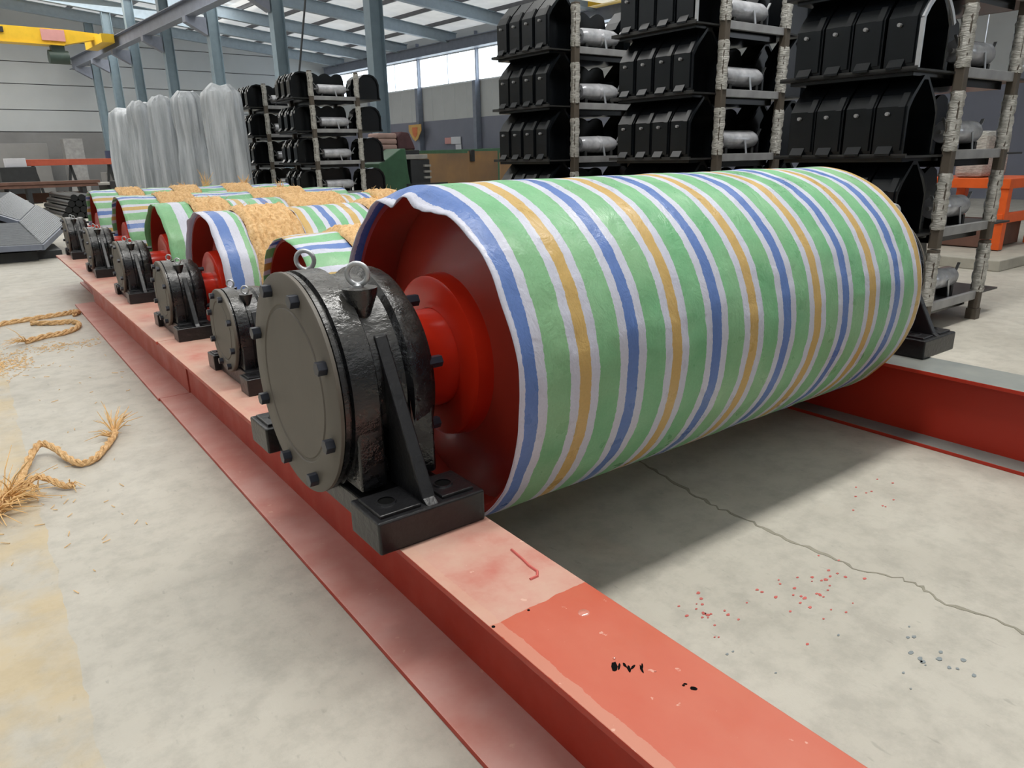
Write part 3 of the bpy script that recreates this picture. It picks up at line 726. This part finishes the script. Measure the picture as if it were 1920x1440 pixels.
def arch_proto(kind):
    t = empty('trough_idler', label='x', cat='frame')
    if kind == 'gable': out = [(0, 0), (0, .275), (.045, .34), (.15, .445), (.20, .445), (.31, .335), (.36, .265), (.36, 0)]
    else: out = [(0, 0), (0, .22), (.03, .30), (.09, .355), (.17, .375), (.26, .365), (.33, .31), (.36, .22), (.36, 0)]
    n = len(out); cx = .18
    inn = [(cx + (a - cx) * .90, b - .022 if b > 0 else 0) for a, b in out]
    D = .18
    vs = []
    for y in (0, D): vs += [(a, y, b) for a, b in out] + [(a, y, b) for a, b in inn]
    fs = []
    for i in range(n - 1):
        fs += [(i, i + 1, n + i + 1, n + i), (2 * n + i + 1, 2 * n + i, 3 * n + i, 3 * n + i + 1), (i + 1, i, 2 * n + i, 2 * n + i + 1), (n + i, n + i + 1, 3 * n + i + 1, 3 * n + i)]
    for i in (0, n - 1): fs.append((i, n + i, 3 * n + i, 2 * n + i))
    MB().add(vs, fs).obj('arch_shell', 'frame', t)
    MB().prism(inn, D * .8, D * .86, 'xz').obj('back_plate', 'frame', t)
    # folded lip standing proud on the side and shoulder
    m_ = MB()
    lp = [(-.012, .03), (-.012, .27), (.036, .35), (.05, .34), (.004, .27), (.004, .03)]
    m_.prism(lp, .012, .05, 'xz'); m_.obj('side_flange', 'frame', t)
    MB().lathe([(-.02, .011), (.0, .011)], 0, .11, .235, 'x', 8).obj('lug', 'deckf', t)
    m_ = MB(); m_.prism([(-.03, 0), (-.03, .012), (0, .055), (.0, 0)], .06, .15, 'xz'); m_.obj('toe', 'frame', t)
    return t
def scallop_proto():
    t = empty('scalloped_idler', label='x', cat='frame')
    top = []
    for i in range(25):
        x = .03 + .62 * i / 24; top.append((x, .345 + .045 * abs(math.sin(PI * 3 * i / 24)) - (.06 if i in (0, 24) else 0)))
    MB().prism([(.03, 0.0)] + top + [(.65, 0.0)], 0, .03, 'xz').obj('scalloped_plate', 'frame', t)
    MB().box(.05, .63, .03, .44, 0, .29).obj('core_box', 'frame', t, bevel=.01)
    m_ = MB()
    for i in range(3): m_.prism([(.05 + .22 * i, .2), (.05 + .22 * i, .33), (.14 + .22 * i, .375), (.22 + .21 * i, .33), (.22 + .21 * i, .2)], .03, .44, 'xz')
    m_.obj('top_ridges', 'frame', t)
    return t
def roller_proto(v):
    t = empty('idler_roller', label='x', cat='roller')
    r = .072; L_ = .46
    prof = [(0, r * .35), (0, r * .9), (.02, r), (L_ * .46, r * (1 if v == 0 else 1.08)), (L_ * .5, r * (.97 if v == 0 else .82)), (L_ * .54, r * (1 if v == 0 else 1.1)), (L_ - .05, r), (L_, r * .75), (L_, r * .3)]
    MB().lathe(prof, 0, 0, .135, 'x', 24).obj('roller_body', 'roller', t, smooth=True)
    MB().lathe([(-.05, .014), (L_ + .06, .014)], 0, 0, .135, 'x', 10).obj('axle', 'deckf', t, smooth=True)
    MB().beam((L_ * .62, -r - .006, 0), (L_ * .55, -r - .004, .135), .022, .005).obj('strap', 'zinc', t)
    MB().beam((-.06, -.02, .22), (.0, -.03, .14), .02, .004).obj('strap', 'zinc', t)
    MB().beam((L_ + .01, -.01, .12), (L_ + .08, -.01, .22), .02, .006).obj('strap', 'zinc', t)
    MB().box(.04, .07, -.05, .05, 0, .075).obj('cradle', 'deck', t); MB().box(L_ - .08, L_ - .05, -.05, .05, 0, .075).obj('cradle', 'deck', t)
    return t
P_ST = {.485: stillage_proto(.485), .285: stillage_proto(.285)}; P_G = arch_proto('gable'); P_R = arch_proto('round'); P_S = scallop_proto(); P_RO = [roller_proto(0), roller_proto(1)]
used = set()
def place(proto, loc, label, group, rz=0.):
    if proto.name not in used: used.add(proto.name); t = proto
    else: t = copy_tree(proto)
    t.location = loc; t.rotation_euler.z = rz; t['label'] = label; t['group'] = group; return t
ZL = [.177, .67, 1.147, 1.623, 2.10]
LN = ['lowest', 'second', 'middle', 'fourth', 'top']
ON = ['first', 'second', 'third', 'fourth', 'fifth']
racks = [
 ('nearest rack', 4.975, 2.17, 0, 4, (0, 1, 2, 3), False, 0),
 ('second-nearest rack', 4.835, 3.83, 0, 4, (1, 2, 3, 4), True, 1),
 ('third-nearest rack', 4.73, 5.40, 1, 4, (1, 2, 3, 4), True, 1),
 ('far rack by the columns', 4.60, 11.35, 2, 3, (1, 2, 3, 4), True, 0),
 ('farthest rack by the rolls', 4.65, 13.6, 2, 3, (1, 2, 3, 4), False, 0),
]
for (rn, x, y, style, nf, lv, rightside, ro) in racks:
    ov = .485 if rn == 'nearest rack' else .285
    for li, z in enumerate(ZL):
        place(P_ST[ov], (x, y, z), 'steel stillage with film-wrapped posts, %s tier of the %s' % (LN[li], rn), 'stacked stillages')
    for li in lv:
        if li >= len(ZL): continue
        z = ZL[li]; tier = '%s tier of the %s' % (LN[li], rn)
        pr_ = P_R if style == 2 else P_G
        for q in range(nf):
            t = place(pr_, (x - ov + random.uniform(-.006, .006), y + .048 + q * (.775 / nf), z + .001), '%s black arch from the front, %s' % (ON[q], tier), 'arched idler frames')
        if rightside:
            for q in range(2):
                place(pr_, (x + PW + .405, y + .20 + q * .3, z + .001), '%s black arch past the far post, %s' % (ON[q], tier), 'arched idler frames', PI)
        place(P_S, (x + .06, y + .36, z + .001), 'black scalloped frame behind the roller, %s' % tier, 'scalloped frames')
        if li != 4 or style != 0 or True:
            v = ro if style < 2 else 0
            if style == 0 and ro == 1: v = 0
            if style == 1: v = 1
            place(P_RO[v], (x + .16, y + .13, z + .001), 'silver idler roller between the posts, %s' % tier, 'silver rollers')
    # feet of the rack
    for q, (a, b) in enumerate(((0, 0), (PW, 0), (0, .86), (PW, .86))):
        f_ = MB().box(x + a - .035, x + a + .035, y + b - .035, y + b + .035, 0, .077).obj('rack_foot', 'post', None)
        tag(f_, 'steel foot block under the %s, %s post' % (rn, ['front inner', 'front outer', 'rear inner', 'rear outer'][q]), 'foot block', 'rack foot blocks')
# silver edging on the foremost arch of the nearest rack and the one behind it
def edging(x, y, z, lab):
    m_ = MB(); pts = [(-.006, 0), (-.006, .255), (.045, .322), (.155, .424), (.20, .424), (.31, .322), (.362, .25)]
    for a, b in zip(pts[:-1], pts[1:]): m_.beam((a[0], -.006, a[1]), (b[0], -.006, b[1]), .012, .024)
    o = m_.obj('silver_strip', 'zinc', None, loc=(x, y, z)); tag(o, lab, 'strip')
edging(4.975 - .485, 2.17 + .033, 1.625, 'bent silver strip outlining the foremost arch of the nearest rack, fourth tier')
edging(4.835 - .285, 3.83 + .033, 2.10, 'bent silver strip outlining the foremost arch of the second-nearest rack, top tier')

# ================================================================== PLASTIC-WRAPPED ROLLS
wr = [(3.575, 12.45, 2.33, .30), (3.40, 13.85, 2.33, .27), (3.22, 14.95, 2.33, .25), (3.05, 15.95, 2.30, .24), (3.12, 17.85, 2.30, .36)]
for i, (x, y, h, r) in enumerate(wr):
    t = empty('wrapped_roll', (x, y, 0), label='tall upright roll draped in clear plastic, %s' % ['right beside the far rack', 'second from the far rack', 'third from the far rack', 'fourth from the far rack', 'farthest of the row, beside the hall end'][i], cat='wrapped roll', group='plastic-wrapped rolls')
    vs = []; nt = 48; rows = 22
    for j in range(rows + 1):
        f = j / rows; z = h * f
        for q in range(nt):
            th = 2 * PI * q / nt
            rr = r * (1.05 - .10 * f) * (1 + .20 * mn.noise(Vector((math.cos(th) * 2.2 + i * 7, math.sin(th) * 2.2, f * 1.6))) + .06 * math.sin(th * 7 + 4 * f + i) + .04 * math.sin(th * 13 + i * 2 - 2 * f) - .12 * math.exp(-((f - .62 - .05 * i) / .10) ** 2) * (i % 2))
            if f > .93: rr *= 1 - ((f - .93) / .07) ** 2 * .45
            vs.append((rr * math.cos(th) * 1.0, rr * math.sin(th), z + (.06 * mn.noise(Vector((th, i, 0))) if f > .8 else 0)))
    fs = [(j * nt + q, j * nt + (q + 1) % nt, (j + 1) * nt + (q + 1) % nt, (j + 1) * nt + q) for j in range(rows) for q in range(nt)] + [tuple(rows * nt + q for q in range(nt)), tuple(range(nt - 1, -1, -1))]
    MB().add(vs, fs).obj('plastic_sheet', 'plastic', t, smooth=True)
    m_ = MB(); m_.lathe([(0, r * .6), (h * .90, r * .6)], 0, 0, .0, 'z', 20); m_.obj('roll_core', 'deckf', t, smooth=True)

# ================================================================== FAR CLUTTER
def hb_box(name, x0, x1, y0, y1, z0, z1, mat, label, cat, group=None, bevel=.01):
    c_ = ((x0 + x1) / 2, (y0 + y1) / 2, z0)
    o = MB().box(x0 - c_[0], x1 - c_[0], y0 - c_[1], y1 - c_[1], 0, z1 - z0).obj(name, mat, None, bevel=bevel)
    o.location = hp(*c_); o.rotation_euler.z = TH
    return tag(o, label, cat, group) if label else o
# brown sheets leaning / standing in front of the machines
t = empty('sheet_stack', tuple(hp(10.6, 14.0, 0)), TH, label='wide brown rusty steel sheet standing on edge beyond the drums', cat='steel sheet')
MB().box(-1.17, .25, 0, .03, 0.0, 1.27).obj('sheet', 'brown', t, bevel=.003)
MB().box(.26, 1.15, .05, .08, 0.0, 1.31).obj('sheet', 'brown', t, bevel=.003)
MB().box(.30, .40, -.02, .1, 1.08, 1.34).obj('clamp', 'dark', t, bevel=.01)
MB().box(-1.1, 1.1, .1, .5, 0.0, .12).obj('skid', 'dark', t)
t = empty('sheet_stack', tuple(hp(11.35, 13.3, 0)), TH, label='narrow orange-brown steel sheet beside the third-nearest rack', cat='steel sheet')
MB().box(-.15, .30, 0, .03, 0, 1.26).obj('sheet', 'brown', t)
# green machine
t = empty('green_machine', tuple(hp(7.95, 12.2, 0)), TH, label='dark green machine with a black front cabinet beside the far rack', cat='machine')
MB().prism([(-.62, 0), (-.62, 1.1), (-.45, 1.17), (-.12, 1.36), (-.02, 1.36), (.02, .9), (.10, .5), (.10, 0)], 0, .55, 'xz').obj('body', 'greenm', t, bevel=.015)
MB().box(.11, .56, .05, .5, 0, 1.16).obj('front_cabinet', 'dark', t, bevel=.02)
MB().box(.0, .50, .03, .52, 1.165, 1.25).obj('top_tray', 'plate', t, bevel=.01)
for q in range(3): MB().box(.40, .55, .0, .05, .80 + q * .11, .84 + q * .11).obj('vent', 'plate', t)
MB().box(-.3, .62, -.42, -.39, .70, .73).obj('guard_rail', 'dark', t); MB().box(-.3, .62, -.42, -.39, .56, .58).obj('guard_rail', 'dark', t)
for a in (-.3, .60): MB().box(a, a + .03, -.42, -.39, 0, .73).obj('guard_post', 'dark', t)
# sacks and bale on a stand
hb_box('dark_stand', 7.75, 8.75, 12.95, 13.38, 0, 1.34, 'dark', 'dark stand carrying the pale sacks behind the green machine', 'stand')
for q in range(3):
    m_ = MB().box(-.22, .22, -.2, .2, 0, .105); o = m_.obj('pale_sack', 'pinkish', None, bevel=.035, seg=3); o.location = hp(8.05, 13.2, 1.345 + q * .107); o.rotation_euler.z = TH
    tag(o, 'pale pink sack, %s in the pile behind the green machine' % ['bottom one', 'middle one', 'top one'][q], 'sack', 'pale pink sacks')
o = MB().prism([(-.20, 0), (-.22, .26), (-.12, .35), (.06, .33), (.17, .1), (.20, 0)], -.2, .2, 'xz').obj('covered_bale', 'maroon', None, bevel=.03, seg=3); o.location = hp(8.50, 13.2, 1.345); o.rotation_euler.z = TH
tag(o, 'dark maroon covered bale beside the pale pink sacks', 'bale')
hb_box('green_table', 18.3, 19.5, 21.6, 28.6, 0, 1.47, 'greenm', 'long green bench along the window wall behind the brown sheet', 'bench')
o = hb_box('short_post', 17.6, 17.85, 26.9, 27.15, 0, 1.62, 'cream', 'cream coloured short post beside the green bench', 'post')
t = empty('wall_notice', tuple(hp(19.96, 26.9, 1.5)), TH, label='white and pink notice boards on the grey wall above the green bench', cat='notice')
MB().box(-.02, 0, -.6, .1, .22, .52).obj('board', 'signw', t); MB().box(-.02, 0, -.62, -.22, -.12, .2).obj('board', 'signw', t); MB().box(-.03, -.01, .1, .55, .24, .50).obj('board', 'signr', t)
t = empty('shield_sign', tuple(hp(19.58, 29.2, 2.0)), TH, label='small yellow shield-shaped sign on the wall column', cat='sign')
MB().prism([(-.5, .62), (.5, .62), (.5, .35), (.2, 0), (0, -.1), (-.2, 0), (-.5, .35)], -.03, 0, 'yz').obj('shield', 'signy', t)
MB().prism([(-.22, .5), (.22, .5), (.18, .2), (0, .05), (-.18, .2)], -.045, -.03, 'yz').obj('emblem', 'signo', t)
# lifting cable hanging over the far rack
m_ = MB(); m_.tube([tuple(hp(7.0, 12.5, 7.0)), tuple(hp(6.1, 12.6, 2.55))], .018, 8); o = m_.obj('hoist_cable', 'dark', None); tag(o, 'dark slanting hoist cable above the far rack', 'cable')
# orange stand and kerb past the nearest rack
t = empty('orange_stand', (9.05, 3.25, 0), 0, label='orange steel stand past the nearest rack', cat='stand')
for (a, b) in ((-.17, 0), (.75, 0), (-.17, .8), (.75, .8)): MB().box(a - .05, a + .05, b - .05, b + .05, .12, .80).obj('leg', 'orange', t, bevel=.004)
MB().box(-.24, .85, -.06, .9, .76, .86).obj('top_rail', 'orange', t, bevel=.004); MB().box(-.24, .85, -.04, .02, .40, .50).obj('cross_bar', 'orange', t, bevel=.004)
MB().box(-.05, .6, .3, .6, .86, 1.35).obj('wrapped_load', 'film', t, bevel=.05)
MB().box(-.10, .70, .1, .7, .12, .38).obj('brown_pack', 'rust', t, bevel=.01)
o = MB().box(-.8, 3.5, -.25, 1.6, 0, .11).obj('concrete_plinth', 'kerb', None, bevel=.01, loc=(8.9, 3.15, 0)); tag(o, 'low pale concrete plinth under the orange stand', 'plinth')
# left far yard
def slab(name, px, py, w_, d_, z0, z1, mat, label, cat, rz=0, grp=None):
    o = MB().box(-w_ / 2, w_ / 2, -d_ / 2, d_ / 2, 0, z1 - z0).obj(name, mat, None, bevel=.008); o.location = hp(px, py, z0); o.rotation_euler.z = TH + rz; return tag(o, label, cat, grp)
t = empty('trestle_beam', tuple(hp(5.55, 29.5, 0)), TH, label='long orange-red painted beam on trestles at the far end', cat='steel beam')
MB().box(-1.35, 1.5, -.1, .1, 1.18, 1.38).obj('beam', 'orangeb', t, bevel=.01)
for a in (-1.1, 0, 1.2):
    m_ = MB(); m_.beam((a - .2, 0, 0), (a, 0, 1.18), .08, .08); m_.beam((a + .2, 0, 0), (a, 0, 1.18), .08, .08); m_.obj('trestle', 'dark', t)
t = empty('work_table', tuple(hp(4.7, 24.5, 0)), TH, label='low table of pale steel plates at the far left end', cat='work table')
MB().box(-2.0, .9, -.6, .6, .62, .68).obj('plate', 'plate', t); MB().box(-1.8, .3, -.5, .4, .69, .73).obj('plate', 'plate', t)
for a in (-1.8, .7): MB().box(a - .05, a + .05, -.5, .5, 0, .62).obj('leg', 'dark', t)
MB().box(-1.9, .8, -.1, .1, .2, .45).obj('shelf_bar', 'rust', t)
t = empty('work_table', tuple(hp(6.2, 22.5, 0)), TH, label='dark welding table with glowing sparks on its edge', cat='work table')
MB().box(-1.0, 1.2, -.5, .5, .55, .75).obj('table_top', 'dark', t, bevel=.01); MB().box(-.6, 1.1, -.4, .4, .78, .83).obj('plate', 'plate', t)
for a in (-.8, 1.0): MB().box(a - .05, a + .05, -.4, .4, 0, .55).obj('leg', 'dark', t)
for (a, b, z, r) in ((-.88, -.5, .80, .055), (-.55, -.56, .60, .06)):
    m_ = MB(); m_.lathe([(-r * 1.6, .0), (-r * .6, r * .5), (r, r * .35), (r * 1.8, 0)], a, b, z, 'x', 8); m_.obj('spark', 'glow', t, smooth=True)
t = empty('plate_stack', tuple(hp(3.3, 23.35, 0)), TH, label='long brown rusty plate stack on trestles behind the black tubes', cat='steel plate')
MB().box(-1.65, 1.65, -.2, .2, .62, .70).obj('plate', 'rust', t, bevel=.004); MB().box(-1.5, 1.7, -.22, .18, .705, .78).obj('plate', 'rust', t, bevel=.004)
for a in (-1.3, 0, 1.3): MB().box(a - .05, a + .05, -.18, .18, 0, .62).obj('trestle', 'dark', t)
slab('rusty_plate', 2.2, 20.9, 1.3, 1.0, 0.0, .42, 'deckf', 'grey plate stack at the far left, beside the work table', 'steel plate')
o = MB().lathe([(0, .28), (.75, .28)], 0, 0, 0, 'z', 20).obj('oil_drum', 'navy', None, smooth=True); o.location = hp(7.2, 30.5, .9); tag(o, 'small navy drum on a stand beside the far wall', 'oil drum')
slab('drum_stand', 7.2, 30.5, .9, .9, 0, .9, 'wainsf', 'grey stand holding the navy drum', 'stand')
slab('white_box', 3.9, 29.0, .55, .5, 1.15, 1.42, 'signw', 'white box on a dark crate at the far left end', 'box')
slab('dark_crate', 3.9, 29.0, 1.0, .7, 0, 1.15, 'dark', 'dark crate under the white box at the far left end', 'crate')
slab('grey_cabinet', 6.9, 35.6, .7, .6, 0, 2.2, 'deckf', 'grey cabinet against the far wall beside the columns', 'cabinet')
slab('grey_cabinet', 5.0, 36.4, 2.2, .5, 0, 2.05, 'wainsf', 'wide grey cabinet row against the far wall', 'cabinet')
# black tube bundle
t = empty('tube_bundle', (2.25, 19.6, 0), .06, label='bundle of long black tubes lying beyond the far end of the beam', cat='tube bundle')
for r_ in range(4):
    for q in range(6 - r_): MB().lathe([(0, .075), (2.9, .075)], -.42 + q * .155 + r_ * .078, 0, .077 + r_ * .132, 'y', 12).obj('tube', 'frame', t, smooth=True)
# wire mesh panels leaning over each other on a dark base
QP = [[(0.73, 11.3, 0.2), (1.198, 12.9, 0.361), (0.939, 14.2, 0.58), (0.593, 12.6, 0.434)], [(-0.4, 11.3, 0.228), (0.716, 11.25, 0.212), (0.567, 12.5, 0.427), (-0.35, 12.7, 0.44)], [(0.232, 13.5, 0.569), (0.595, 12.6, 0.441), (0.93, 14.2, 0.572), (0.693, 15.3, 0.771)], [(-0.6, 13.4, 0.548), (0.23, 13.5, 0.562), (0.676, 15.3, 0.763), (-0.5, 15.3, 0.80)]]
for i, q4 in enumerate(QP):
    P_ = [Vector(v) for v in q4]; c_ = sum(P_, Vector()) / 4; nrm = (P_[1] - P_[0]).cross(P_[3] - P_[0]).normalized()
    if nrm.z < 0: nrm = -nrm
    t = empty('wire_mat', c_, label='grey ribbed mesh panel, %s' % ['sloping nearest the beam end', 'lying flat in front', 'upper one behind the sloping panel', 'rearmost at the hall side'][i], cat='mesh panel', group='ribbed mesh panels')
    m_ = MB(); m_.add([p - c_ for p in P_] + [p - c_ - nrm * .04 for p in P_], [(0, 1, 2, 3), (4, 5, 6, 7), (0, 1, 5, 4), (1, 2, 6, 5), (2, 3, 7, 6), (3, 0, 4, 7)]); m_.obj('panel', 'mesh', t)
    m_ = MB()
    for q in range(1, 22):
        f = q / 22; a = P_[0].lerp(P_[3], f) - c_ + nrm * .008; b = P_[1].lerp(P_[2], f) - c_ + nrm * .008; m_.beam(a, b, .025, .016)
    m_.obj('ribs', 'mesh', t)['kind'] = 'stuff'
    m_ = MB(); m_.beam(P_[0] - c_ - nrm * .03, P_[1] - c_ - nrm * .03, .04, .07); m_.obj('edge_bar', 'bluedark', t)
    if i in (0, 2):
        m_ = MB(); m_.beam(P_[1] - c_ - nrm * .03, P_[2] - c_ - nrm * .03, .04, .07); m_.obj('edge_bar', 'bluedark', t)
o = MB().prism([(11.4, 0), (11.4, .12), (12.6, .33), (14.2, .47), (15.2, .60), (15.2, 0)], -.7, .66, 'yz').add(*(lambda b: (b.v, b.f))(MB().box(-1.2, .95, 11.55, 12.6, 0, .1))).obj('mat_stand', 'dark', None); tag(o, 'dark low base under the pile of mesh panels', 'base')

# ================================================================== STRAW ROPE ON THE FLOOR
def smooth_path(pts, n=6):
    P = [Vector((p[0], p[1], p[2] if len(p) > 2 else .014)) for p in pts]; out = []
    for i in range(len(P) - 1):
        p0, p1, p2, p3 = P[max(i - 1, 0)], P[i], P[i + 1], P[min(i + 2, len(P) - 1)]
        for j in range(n):
            t = j / n
            out.append(.5 * ((2 * p1) + (p2 - p0) * t + (2 * p0 - 5 * p1 + 4 * p2 - p3) * t * t + (3 * p1 - p0 - 3 * p2 + p3) * t ** 3))
    return out + [P[-1]]
def straw_rope(pts, label, seed, r=.012, fray=None):
    rnd = random.Random(seed); path = smooth_path(pts)
    t = empty('straw_rope', path[0], label=label, cat='rope'); o0 = Vector(path[0])
    for s in range(3):
        sp_ = []
        for i, p in enumerate(path):
            a = i * .75 + s * 2 * PI / 3; sp_.append(p - o0 + Vector((math.cos(a) * r * .6, math.sin(a) * r * .3, math.sin(a) * r * .6 + .004)) + Vector((rnd.uniform(-1, 1), rnd.uniform(-1, 1), 0)) * .0015)
        MB().tube(sp_, r * .62, 6).obj('strand', 'straw', t, smooth=True)
    m_ = MB()
    for i in range(0, len(path), 2):
        for q in range(2):
            p = path[i] - o0; d = Vector((rnd.uniform(-1, 1), rnd.uniform(-1, 1), rnd.uniform(0, .4))).normalized(); m_.tube([p, p + d * rnd.uniform(.01, .035)], .0013, 4, r_end=.0005)
    for (fx, fy, n, L_, dx, dy, dz) in (fray or []):
        for q in range(n):
            p = Vector((fx, fy, .012)) - o0; d = Vector((dx + rnd.uniform(-.7, .7), dy + rnd.uniform(-.7, .7), dz + rnd.uniform(-.1, .3))).normalized(); l_ = L_ * rnd.uniform(.4, 1)
            mid = p + d * l_ * .5 + Vector((0, 0, .012)); e_ = p + d * l_ + Vector((rnd.uniform(-.02, .02), rnd.uniform(-.02, .02), -.008)); e_.z = max(e_.z, .003 - o0.z)
            m_.tube([p, mid, e_], .0035, 5, r_end=.001)
    o = m_.obj('frayed_fibres', 'strawf', t); o['kind'] = 'stuff'
    return t
straw_rope([(-.177, 2.82), (-.109, 3.002), (-.052, 3.161), (-.02, 3.30), (.021, 3.456, .03), (.065, 3.54, .05), (.111, 3.49, .035), (.148, 3.367, .018), (.186, 3.28), (.239, 3.307), (.295, 3.42), (.335, 3.52), (.36, 3.60)],
           'curling straw rope with a frayed tip, nearest on the floor beside the beam', 3, .013, [(.355, 3.60, 26, .20, .25, .55, .45), (.34, 3.55, 10, .1, -.5, .4, .2), (-.09, 3.08, 40, .22, .3, .1, .1), (-.13, 2.98, 40, .2, .2, -.3, .1)])
straw_rope([(-.16, 3.0), (-.107, 3.064, .03), (-.037, 3.12, .03), (.02, 3.17, .04), (.06, 3.14, .03), (.10, 3.08), (.13, 3.06)], 'short straw rope end lying under the curling rope at the floor edge', 4, .011, [(.02, 3.14, 20, .10, -.6, -.5, .1), (-.06, 3.08, 30, .14, .2, -.4, .1), (.12, 3.07, 6, .06, .5, -.4, 0)])
straw_rope([(-.027, 6.66), (.047, 6.83), (.19, 6.88), (.377, 6.93), (.50, 6.96), (.575, 7.0), (.60, 6.95), (.56, 6.86)], 'straw rope lying across the floor toward the middle of the beam', 5, .018, [(-.02, 6.7, 20, .2, -.3, -.3, .1)])
straw_rope([(.169, 6.0), (.289, 6.1), (.40, 6.13), (.50, 6.25), (.54, 6.42), (.50, 6.55), (.40, 6.58), (.25, 6.70)], 'looped straw rope between the long rope and the chaff', 6, .018, [(.17, 6.02, 18, .18, -.6, -.2, .1)])
m_ = MB(); rnd = random.Random(9)
for (cx, cy, sx, sy, n) in ((-.02, 5.42, .11, .16, 420), (.30, 5.75, .16, .08, 160), (.05, 3.0, .2, .4, 40), (.2, 4.6, .3, .6, 30)):
    for q in range(n):
        x, y = rnd.gauss(cx, sx), rnd.gauss(cy, sy); a = rnd.uniform(0, PI); L_ = rnd.uniform(.008, .035)
        m_.tube([(x, y, .002), (x + L_ * math.cos(a), y + L_ * math.sin(a), .005)], .0016, 4)
o = m_.obj('straw_chaff', 'strawf', None); tag(o, 'scattered yellow straw chaff on the floor beside the beam', 'straw', kind='stuff')
